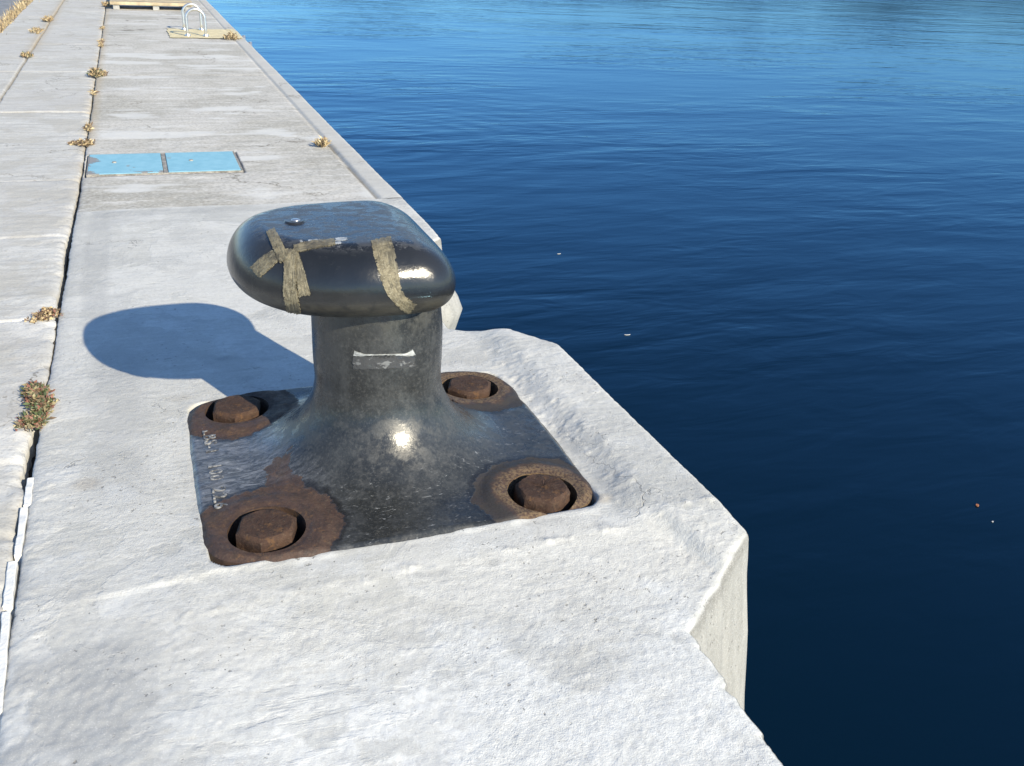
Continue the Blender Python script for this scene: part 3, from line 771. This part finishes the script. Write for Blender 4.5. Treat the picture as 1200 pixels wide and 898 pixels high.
# ---- things stuck on head and neck: follow the real surface
def bvh(o):
    v = [Vector(x.co) + Vector(BC) for x in o.data.vertices]
    return BVHTree.FromPolygons(v, [tuple(p.vertices) for p in o.data.polygons])
BH, BN = bvh(head), bvh(neck)
EYE = Vector((0, 0, H))
def strip_mesh(name, tree, path, widths, lift=.0015, na=46, nw=9, seed=1, wob=1.2, wrinkle=.0016, torn=0.):
    """tape laid on a surface along a path seen from the front, with thickness and a frayed outline"""
    rnd = np.random.default_rng(seed)
    path = np.array(path, float); seg = np.r_[0, np.cumsum(np.hypot(*np.diff(path, axis=0).T))]; seg /= seg[-1]
    t = np.linspace(0, 1, na)
    px = np.interp(t, seg, path[:, 0]); py = np.interp(t, seg, path[:, 1])
    k = np.ones(5) / 5
    px = np.r_[px[:2], np.convolve(px, k, 'valid'), px[-2:]]; py = np.r_[py[:2], np.convolve(py, k, 'valid'), py[-2:]]
    dx = np.gradient(px); dy = np.gradient(py); l = np.hypot(dx, dy); nx, ny = -dy / l, dx / l
    w = np.interp(t, np.linspace(0, 1, len(widths)), widths)
    top = []
    for i in range(na):
        row = []
        for j in range(nw):
            s = (j / (nw - 1) - .5)
            ww = w[i] + (wob * (rnd.random() - .5) * 2 if j in (0, nw - 1) else 0)
            e = wob * 1.6 * (rnd.random() - .5) if i in (0, na - 1) else 0
            u = px[i] + nx[i] * s * ww + dx[i] / l[i] * e; v = py[i] + ny[i] * s * ww + dy[i] / l[i] * e
            d = Vector(ray(u, v)); hit, no, _, _ = tree.ray_cast(EYE, d)
            if hit is None: row.append(None); continue
            if no.dot(d) > 0: no = -no
            row.append((hit - Vector(BC), no, rnd.random()))
        top.append(row)
    bm = bmesh.new(); A = {}; B = {}; lay = bm.verts.layers.float_color.new('fib')
    for i in range(na):
        for j in range(nw):
            q = top[i][j]
            if q:
                h = lift + wrinkle * (.25 * q[2] + 1.6 * max(0., float(vnoise(np.array(i * .22 + seed * 3.1), np.array(j * .55 + seed))) - .35))
                A[i, j] = bm.verts.new(q[0] + q[1] * h); B[i, j] = bm.verts.new(q[0] - q[1] * .002)
                A[i, j][lay] = B[i, j][lay] = (i / na, j / nw, seed * .137, 1)
    def quad(D, a, flip):
        f = [D[x] for x in a]
        bm.faces.new(f[::-1] if flip else f)
    cells = [(i, j) for i in range(na - 1) for j in range(nw - 1) if all(k in A for k in ((i, j), (i + 1, j), (i + 1, j + 1), (i, j + 1)))]
    cells = [(i, j) for i, j in cells if not (j in (0, nw - 2) and rnd.random() < torn)]
    cs = set(cells)
    for i, j in cells:
        quad(A, ((i, j), (i + 1, j), (i + 1, j + 1), (i, j + 1)), False)
        for (a, b, nb) in (((i, j), (i, j + 1), (i - 1, j)), ((i + 1, j + 1), (i + 1, j), (i + 1, j)), ((i, j + 1), (i + 1, j + 1), (i, j + 1)), ((i + 1, j), (i, j), (i, j - 1))):
            if nb not in cs or nb == (i, j):
                try: bm.faces.new((A[a], A[b], B[b], B[a]))
                except ValueError: pass
    loose = [v for v in bm.verts if not v.link_faces]
    bmesh.ops.delete(bm, geom=loose, context='VERTS')
    bmesh.ops.recalc_face_normals(bm, faces=bm.faces)
    return bm_mesh(name, bm)
tapes = [  # path px, widths px, lift
    ([(446, 280), (451, 300), (456, 322), (461, 340), (469, 352), (483, 363)], (24, 25, 23, 20, 15, 16), .0012),
    ([(317, 271), (326, 289), (334, 306)], (10, 12, 12), .0062),
    ([(299, 320), (311, 309), (324, 299)], (16, 17, 14), .0030),
    ([(345, 292), (368, 287), (392, 284)], (9, 9, 7), .0030),
    ([(341, 293), (340, 315), (340, 340), (345, 369)], (14, 13, 16, 16), .0045),
    ([(346, 296), (352, 320), (357, 347)], (7, 11, 14), .0012)]
for i, (pa, wd, lf) in enumerate(tapes):
    link('tape_strip', strip_mesh('tape_strip', BH, pa, wd, .0006 + lf * .55, na=64, nw=13, seed=20 + i, torn=.09, wrinkle=.0008), M['tape'], boll, smooth=False)
nw_ = N('clear_torn_sticker')
M['sticker'] = nw_.out(nw_.mix(nw_.ramp(nw_.noise(34, 4, .65, nw_.mapped((1, 1, 1.6), 0, (3.3, 1.7, .9))), .56, .64), (.045, .047, .05), (.15, .155, .16)), .16, spec=.7)
link('sticker_remnant', strip_mesh('sticker_remnant', BN, [(414, 425), (450, 425), (486, 422)], (15, 14, 16), .0012, na=40, nw=7, seed=5, wob=1.4), M['sticker'], boll, smooth=False)
M['scrap'] = simple('dull_white_film', (.30, .31, .31), .4, 0, .3, 60)
link('sticker_remnant', strip_mesh('sticker_remnant', BN, [(415, 414), (425, 416), (450, 415.5), (470, 415.5), (478, 416), (485, 412.5)], (6, 1.6, .7, 1.0, 1.8, 7), .0018, na=40, nw=5, seed=6, wob=.5), M['scrap'], boll, smooth=False)
# paint chips showing bright on the shoulder of the head
for i, (u, v, L, W) in enumerate(((353, 283, 3, 3), (368, 282.5, 14, 3), (400, 280.5, 14, 4), (396, 285, 7, 3))):
    link('paint_chip', strip_mesh('paint_chip', BH, [(u - L / 2, v + L * .03), (u + L / 2, v - L * .05)], (W * .7, W, W * .7), .0006, na=12, nw=4, seed=40 + i, wob=.9, wrinkle=.0004), M['scrap'], boll, smooth=False)
# lifting plug on top
d = Vector(ray(345, 260)); hit, no, _, _ = BH.ray_cast(EYE, d)
bm = bmesh.new()
for z0, r0, r1, hh in ((.001, .027, .022, .006),):
    bmesh.ops.create_cone(bm, cap_ends=True, segments=28, radius1=r0, radius2=r1, depth=hh, matrix=Matrix.Translation((0, 0, z0)))
pl = link('lifting_plug', bm_mesh('lifting_plug', bm), M['head'], boll, smooth=False); pl.location = hit - Vector(BC)
bm = bmesh.new(); bmesh.ops.create_uvsphere(bm, u_segments=16, v_segments=8, radius=.010, matrix=Matrix.Diagonal((1.1, 1.1, .35, 1)))
st = link('stud', bm_mesh('stud', bm), M['chrome'], pl); st.location = (.003, 0, .004)

# ================================================================== BLUE HATCH
hx0, hx1, hy0, hy1 = -.323, .508, 5.612, 6.14
hatch = thing('access_hatch', ((hx0 + hx1) / 2, (hy0 + hy1) / 2, -.012), 'flush steel access hatch with two faded blue lids in the quay deck', 'hatch')
W_, D_ = hx1 - hx0, hy1 - hy0
bm = bmesh.new(); t = .008
box(bm, -W_ / 2, W_ / 2, -D_ / 2, -D_ / 2 + t, -.03, .012); box(bm, -W_ / 2, W_ / 2, D_ / 2 - t, D_ / 2, -.03, .012)
box(bm, -W_ / 2, -W_ / 2 + t, -D_ / 2 + t, D_ / 2 - t, -.03, .0115); box(bm, W_ / 2 - .0135, W_ / 2, -D_ / 2 + t, D_ / 2 - t, -.03, .0115)
box(bm, -.0145, .0075, -D_ / 2 + t, D_ / 2 - t, -.03, .011)
link('frame', bm_mesh('frame', bm), M['frame'], hatch, smooth=False)
for cx, wd, mt, lab in ((-W_ / 4 - .006, W_ / 2 - .022, M['hatch1'], 'blue lid with flaked bare patches'), (W_ / 4 - .001, W_ / 2 - .022, M['hatch2'], 'cleaner blue lid')):
    bm = bmesh.new(); box(bm, -wd / 2, wd / 2, -D_ / 2 + .012, D_ / 2 - .012, -.01, .014, .003)
    l = link('lid', bm_mesh('lid', bm), mt, hatch, smooth=False); l.location = (cx, 0, 0); l['label'] = lab
    bm = bmesh.new(); bmesh.ops.create_cone(bm, cap_ends=True, segments=16, radius1=.013, radius2=.011, depth=.006)
    k = link('keyhole', bm_mesh('keyhole', bm), M['frame'], l, smooth=False); k.location = (-.06, .02, .0165)

# ================================================================== LADDER
lad = thing('quay_ladder', (.715, 13.0, 0), 'pair of shiny steel ladder handrail hoops standing on the yellow painted strip', 'ladder')
def tube(pts, r, seg=10):
    pts = [Vector(p) for p in pts]; bm = bmesh.new(); rows = []
    prev = None
    for i, p in enumerate(pts):
        d = (pts[min(i + 1, len(pts) - 1)] - pts[max(i - 1, 0)]).normalized()
        ref = Vector((0, 1, 0)) if abs(d.y) < .9 else Vector((1, 0, 0))
        a = d.cross(ref).normalized(); b = d.cross(a).normalized()
        rows.append([bm.verts.new(p + a * r * math.cos(2 * math.pi * k / seg) + b * r * math.sin(2 * math.pi * k / seg)) for k in range(seg)])
    for x, y in zip(rows[:-1], rows[1:]):
        for k in range(seg): bm.faces.new((x[k], x[(k + 1) % seg], y[(k + 1) % seg], y[k]))
    bm.faces.new(rows[0][::-1]); bm.faces.new(rows[-1])
    bmesh.ops.recalc_face_normals(bm, faces=bm.faces)
    return bm
for yy in (-.36, .36):
    hw, hh = .105, .31
    pts = [(-hw, yy, -.02), (-hw, yy, .08), (-hw, yy, hh - hw)] + [(-hw * math.cos(a), yy, hh - hw + hw * math.sin(a)) for a in np.linspace(.12, math.pi - .12, 14)] + [(hw, yy, hh - hw), (hw, yy, .08), (hw, yy, -.02)]
    hoop = link('handrail', bm_mesh('handrail', tube(pts, .0165)), M['steel'], lad)
    for sx in (-hw, hw):
        bm = bmesh.new(); bmesh.ops.create_cone(bm, cap_ends=True, segments=18, radius1=.035, radius2=.03, depth=.016)
        fl = link('foot_flange', bm_mesh('foot_flange', bm), M['steel'], hoop, smooth=False); fl.location = (sx, yy, .018)
# stiles and rungs going down the wall
for yy in (-.36, .36):
    link('stile', bm_mesh('stile', tube([(.62, yy, -.05), (.62, yy, -1.5)], .02)), M['steel'], lad)
for k in range(5):
    link('rung', bm_mesh('rung', tube([(.62, -.36, -.12 - .27 * k), (.62, .36, -.12 - .27 * k)], .014)), M['steel'], lad)
# yellow painted strip leading to the ladder
ys = np.linspace(12.45, 13.5, 24); xs = np.linspace(.40, 1.235, 40)
Xg, Yg = np.meshgrid(xs, ys); nn = fbm(Xg, Yg, 7, 4, 5)
Yg = Yg + .10 * nn; Xg = Xg + .06 * nn
tag(link('painted_strip', grid_mesh('painted_strip', np.stack([Xg, Yg, far_height(Xg, Yg) + .009], -1)), M['yellow']), kind='structure')

# ================================================================== TIMBER PALLET far up the quay
pal = thing('timber_pallet', (.42, 17.3, 0), 'low weathered timber platform lying across the far end of the quay', 'pallet')
random.seed(3)
for k, (y0, y1) in enumerate(((-1.05, -.72), (-.66, -.40), (-.2, .10), (.3, .62), (.8, 1.1))):
    bm = bmesh.new(); box(bm, -.70, .46 + .05 * random.random(), y0, y1, .06, .105, .006)
    link('board', bm_mesh('board', bm), M['wood'] if k != 2 else M['woodgrey'], pal, smooth=False)
for x0 in (-.66, -.1, .36):
    bm = bmesh.new(); box(bm, x0, x0 + .09, -1.03, 1.08, -.005, .058, .004)
    link('bearer', bm_mesh('bearer', bm), M['woodgrey'], pal, smooth=False)

# ================================================================== WHITE JOINT FILLER
fill = [([(35.5, 559), (31, 590)], 9, 'short white filler strip at the top of the open joint, below the green weed'),
        ([(28, 594), (20.5, 648)], 9, 'long narrow white filler strip second from the weed in the joint'),
        ([(14.5, 657), (8, 708)], 11, 'wide cracked white filler strip third from the weed in the joint'),
        ([(7, 716), (-3, 832)], 10, 'longest white filler strip, in the joint nearest the bottom of the photo')]
for i, (pp, wpx, lab) in enumerate(fill):
    a, b = on(*pp[0]), on(*pp[1]); n = 26
    t = np.linspace(0, 1, n); c = a[None] + (b - a)[None] * t[:, None]
    sc = wpx / F * np.hypot(np.hypot(c[:, 0], c[:, 1]), H) * .95
    rnd = np.random.default_rng(i)
    bm = bmesh.new(); rows = []
    for k in range(n):
        w0 = sc[k] * (.42 + .16 * float(fbm(np.array(k * .22), np.array(i * 9.1), 1, 2))); w1 = sc[k] * (.42 + .16 * float(fbm(np.array(k * .22), np.array(i * 9.1 + 4), 1, 2)))
        z = -.002 + .004 * float(fbm(np.array(k * .2), np.array(i * 5.1), 1, 2))
        rows.append([bm.verts.new((c[k, 0] - w0, c[k, 1], -.05)), bm.verts.new((c[k, 0] - w0, c[k, 1], z - .002)), bm.verts.new((c[k, 0] - w0 * .8, c[k, 1], z)),
                     bm.verts.new((c[k, 0] + w1 * .8, c[k, 1], z)), bm.verts.new((c[k, 0] + w1, c[k, 1], z - .002)), bm.verts.new((c[k, 0] + w1, c[k, 1], -.05))])
    for r0, r1 in zip(rows[:-1], rows[1:]):
        for k in range(5): bm.faces.new((r0[k], r0[k + 1], r1[k + 1], r1[k]))
        bm.faces.new((r0[5], r0[0], r1[0], r1[5]))
    bm.faces.new(rows[0]); bm.faces.new(rows[-1][::-1])
    bmesh.ops.recalc_face_normals(bm, faces=bm.faces)
    bmesh.ops.translate(bm, verts=bm.verts, vec=-Vector(a))
    tag(link('joint_filler', bm_mesh('joint_filler', bm), M['filler'], smooth=False, loc=a), lab, 'joint filler', 'white filler strips in the joint')

# ================================================================== WEEDS
def tuft(name, px, n, rx, ry, hgt, mats, weights, label, cat, group=None, size=.02, flat=.5, width=.16, seed=0, z=0.):
    rnd = random.Random(seed); bm = bmesh.new()
    base = on(px[0], px[1], z)
    cl = [(rnd.uniform(-.75, .75), rnd.uniform(-.85, .85)) for _ in range(9)]
    for k in range(n):
        a = rnd.random() * 2 * math.pi; r = math.sqrt(rnd.random())
        r = abs(rnd.gauss(0, .52))
        if r > .95: r = rnd.random()
        q = rnd.choice(cl); p = Vector(((math.cos(a) * r * .5 + q[0] * (1 - .5 * abs(q[1]))) * rx, (math.sin(a) * r * .42 + q[1]) * ry, 0)); r = min(1, math.hypot(p.x / rx, p.y / ry))
        out = Vector((math.cos(a), math.sin(a), 0))
        up = Vector((rnd.gauss(0, .5), rnd.gauss(0, .5), 1)).normalized()
        dirv = (up * (1 - flat * rnd.random()) + (out * rnd.random() + Vector((rnd.gauss(0, .4), rnd.gauss(0, .4), 0))) * flat).normalized()
        L = size * (.5 + rnd.random()); side = dirv.cross(Vector((rnd.gauss(0, 1), rnd.gauss(0, 1), rnd.gauss(0, 1)))).normalized() * L * width
        p.z = rnd.random() * hgt * max(.1, 1 - .7 * r) - .004
        bend = Vector((rnd.gauss(0, .2), rnd.gauss(0, .2), -.1)) * L
        v = [bm.verts.new(p - side * .4), bm.verts.new(p + side * .4), bm.verts.new(p + dirv * L * .55 + side), bm.verts.new(p + dirv * L * .55 - side), bm.verts.new(p + dirv * L + bend)]
        mi = rnd.choices(range(len(mats)), weights)[0]
        f1 = bm.faces.new((v[0], v[1], v[2], v[3])); f2 = bm.faces.new((v[3], v[2], v[4])); f1.material_index = f2.material_index = mi
    # a few stems tie the leaves down to the joint
    for k in range(max(5, n // 25)):
        a = rnd.random() * 2 * math.pi; r = rnd.random() * .8
        t = Vector((math.cos(a) * r * rx, math.sin(a) * r * ry, hgt * (.4 + .5 * rnd.random())))
        b0 = Vector((t.x * .3, t.y * .5, -.03)); s = Vector((.0016, 0, 0)); s2 = Vector((0, .0016, 0))
        for ss in (s, s2):
            f = bm.faces.new([bm.verts.new(q) for q in (b0 - ss, b0 + ss, t + ss * .6, t - ss * .6)]); f.material_index = len(mats) - 1
    o = link(name, bm_mesh(name, bm), mats, smooth=False, loc=base)
    return tag(o, label, cat, group)
S, S2, G, RD, DD, TN = M['straw'], M['straw2'], M['green'], M['red'], M['dead'], M['tan']
tuft('weed', (43, 474), 1900, .055, .140, .034, [G, RD, TN, DD], [.34, .20, .34, .12], 'green and reddish fleshy weed growing out of the open joint left of the bollard', 'weed', size=.0135, width=.24, seed=1, flat=.8)
tuft('dry_weed', (50, 371), 420, .06, .06, .018, [DD, S, S2, RD], [.45, .3, .15, .1], 'brown withered weed at the joint left of the bollard shadow', 'weed', size=.014, width=.24, seed=2, flat=.9)
GR = 'dry tufts in the quay joints'
tuft('dry_weed', (113, 89), 420, .085, .10, .06, [S, G, DD, S2], [.36, .22, .24, .18], 'largest straw coloured tuft on the joint beyond the blue hatch', 'weed', GR, size=.032, width=.12, seed=3)
tuft('dry_weed', (378, 171), 150, .045, .05, .05, [S, S2, DD], [.45, .35, .2], 'dry straw tuft at the inner side of the pale edge beam', 'weed', GR, size=.038, width=.1, seed=4)
tuft('dry_weed', (271, 46), 320, .085, .16, .08, [S, DD, S2], [.5, .3, .2], 'brown rounded tuft beside the edge at the end of the yellow strip', 'weed', GR, size=.036, width=.12, seed=5)
tuft('dry_weed', (98, 169), 240, .085, .07, .008, [DD, S, S2], [.45, .35, .2], 'flat withered weed at the joint by the left corner of the blue hatch', 'weed', GR, size=.028, width=.16, seed=6, flat=1.)
for px, rx, ry, n, lab, sd_ in (
        ((104, 150), .022, .10, 90, 'thin dry litter of weed in the joint just past the blue hatch', 7),
        ((110, 110), .014, .12, 60, 'low dry weed in the joint just this side of the largest tuft', 14),
        ((118, 51), .022, .30, 140, 'dry weed in the joint level with the ladder, past the largest tuft', 15),
        ((120, 33), .02, .14, 60, 'dry weed in the joint between the ladder and the timber platform', 16)):
    tuft('dry_weed', px, n, rx, ry, .02, [DD, S, S2], [.35, .38, .27], lab, 'weed', GR, size=.028, width=.16, seed=sd_, flat=1.)
tuft('dry_weed', (124, 7), 300, .10, .26, .05, [S, S2, DD], [.5, .3, .2], 'tan patch of dead weed beside the timber platform', 'weed', GR, size=.036, width=.12, seed=10)
tuft('dry_weed', (32, 67), 160, .06, .07, .03, [S, S2, DD, G], [.4, .3, .2, .1], 'small straw tuft on the slab joint nearest the left edge of the photo', 'weed', GR, size=.036, width=.12, seed=11)
tuft('dry_weed', (44, 38), 240, .07, .28, .03, [S, S2, DD], [.4, .35, .25], 'spread dry weed along the slab joint behind the small straw tuft', 'weed', GR, size=.036, width=.12, seed=12)
tuft('dry_weed', (57, 24), 240, .07, .28, .04, [S, S2, DD], [.5, .3, .2], 'tall dry weed farthest up the slab joint', 'weed', GR, size=.038, width=.12, seed=13)
# dead grass verge between slabs and road: nobody could count it
bm = bmesh.new(); rnd = random.Random(5)
for k in range(5200):
    y = rnd.uniform(9, 30); x = -1.50 + rnd.gauss(0, .05)
    L = rnd.uniform(.03, .09); d = Vector((rnd.gauss(0, .6), rnd.gauss(0, .6), 1)).normalized() * L; s = Vector((rnd.gauss(0, 1), rnd.gauss(0, 1), 0)).normalized() * .006
    p = Vector((x, y, -.04)); f = bm.faces.new([bm.verts.new(p - s), bm.verts.new(p + s), bm.verts.new(p + d)]); f.material_index = rnd.choice((0, 0, 1, 1, 2))
tag(link('dry_grass', bm_mesh('dry_grass', bm), [S, S2, DD], smooth=False), kind='stuff')

# ================================================================== BITS ON THE WATER
def floater(name, u, v, L, W, mat, label, cat, rz, curl=.15):
    p = on(u, v, WATER_Z); bm = bmesh.new(); n = 10; rows = []
    for i in range(n + 1):
        t = i / n; w_ = W * .5 * math.sin(math.pi * (.06 + .88 * t)) ** .7
        z = .004 + curl * L * (t - .5) ** 2
        rows.append([bm.verts.new(((t - .5) * L, s * w_, z + abs(s) * .12 * W)) for s in (-1, -.5, 0, .5, 1)] + [bm.verts.new(((t - .5) * L, s * w_, z - .003)) for s in (1, 0, -1)])
    for a, b in zip(rows[:-1], rows[1:]):
        for k in range(8): bm.faces.new((a[k], a[(k + 1) % 8], b[(k + 1) % 8], b[k]))
    bm.faces.new(rows[0][::-1]); bm.faces.new(rows[-1]); bmesh.ops.recalc_face_normals(bm, faces=bm.faces)
    o = link(name, bm_mesh(name, bm), mat, loc=p); o.rotation_euler = (0, 0, rz)
    return tag(o, label, cat)
floater('leaf', 1145, 593, .024, .016, M['leaf'], 'small orange leaf floating on the dark water at the right', 'leaf', .8)
floater('feather', 1163, 612, .012, .008, M['white'], 'tiny white speck floating just right of the orange leaf', 'floating scrap', .2)
floater('feather', 735, 393, .045, .009, M['white'], 'white feather-like scrap floating seaward of the bollard', 'floating scrap', -.15)
floater('feather', 655, 298, .035, .010, M['white'], 'white scrap floating furthest out, right of the bollard head', 'floating scrap', .1)
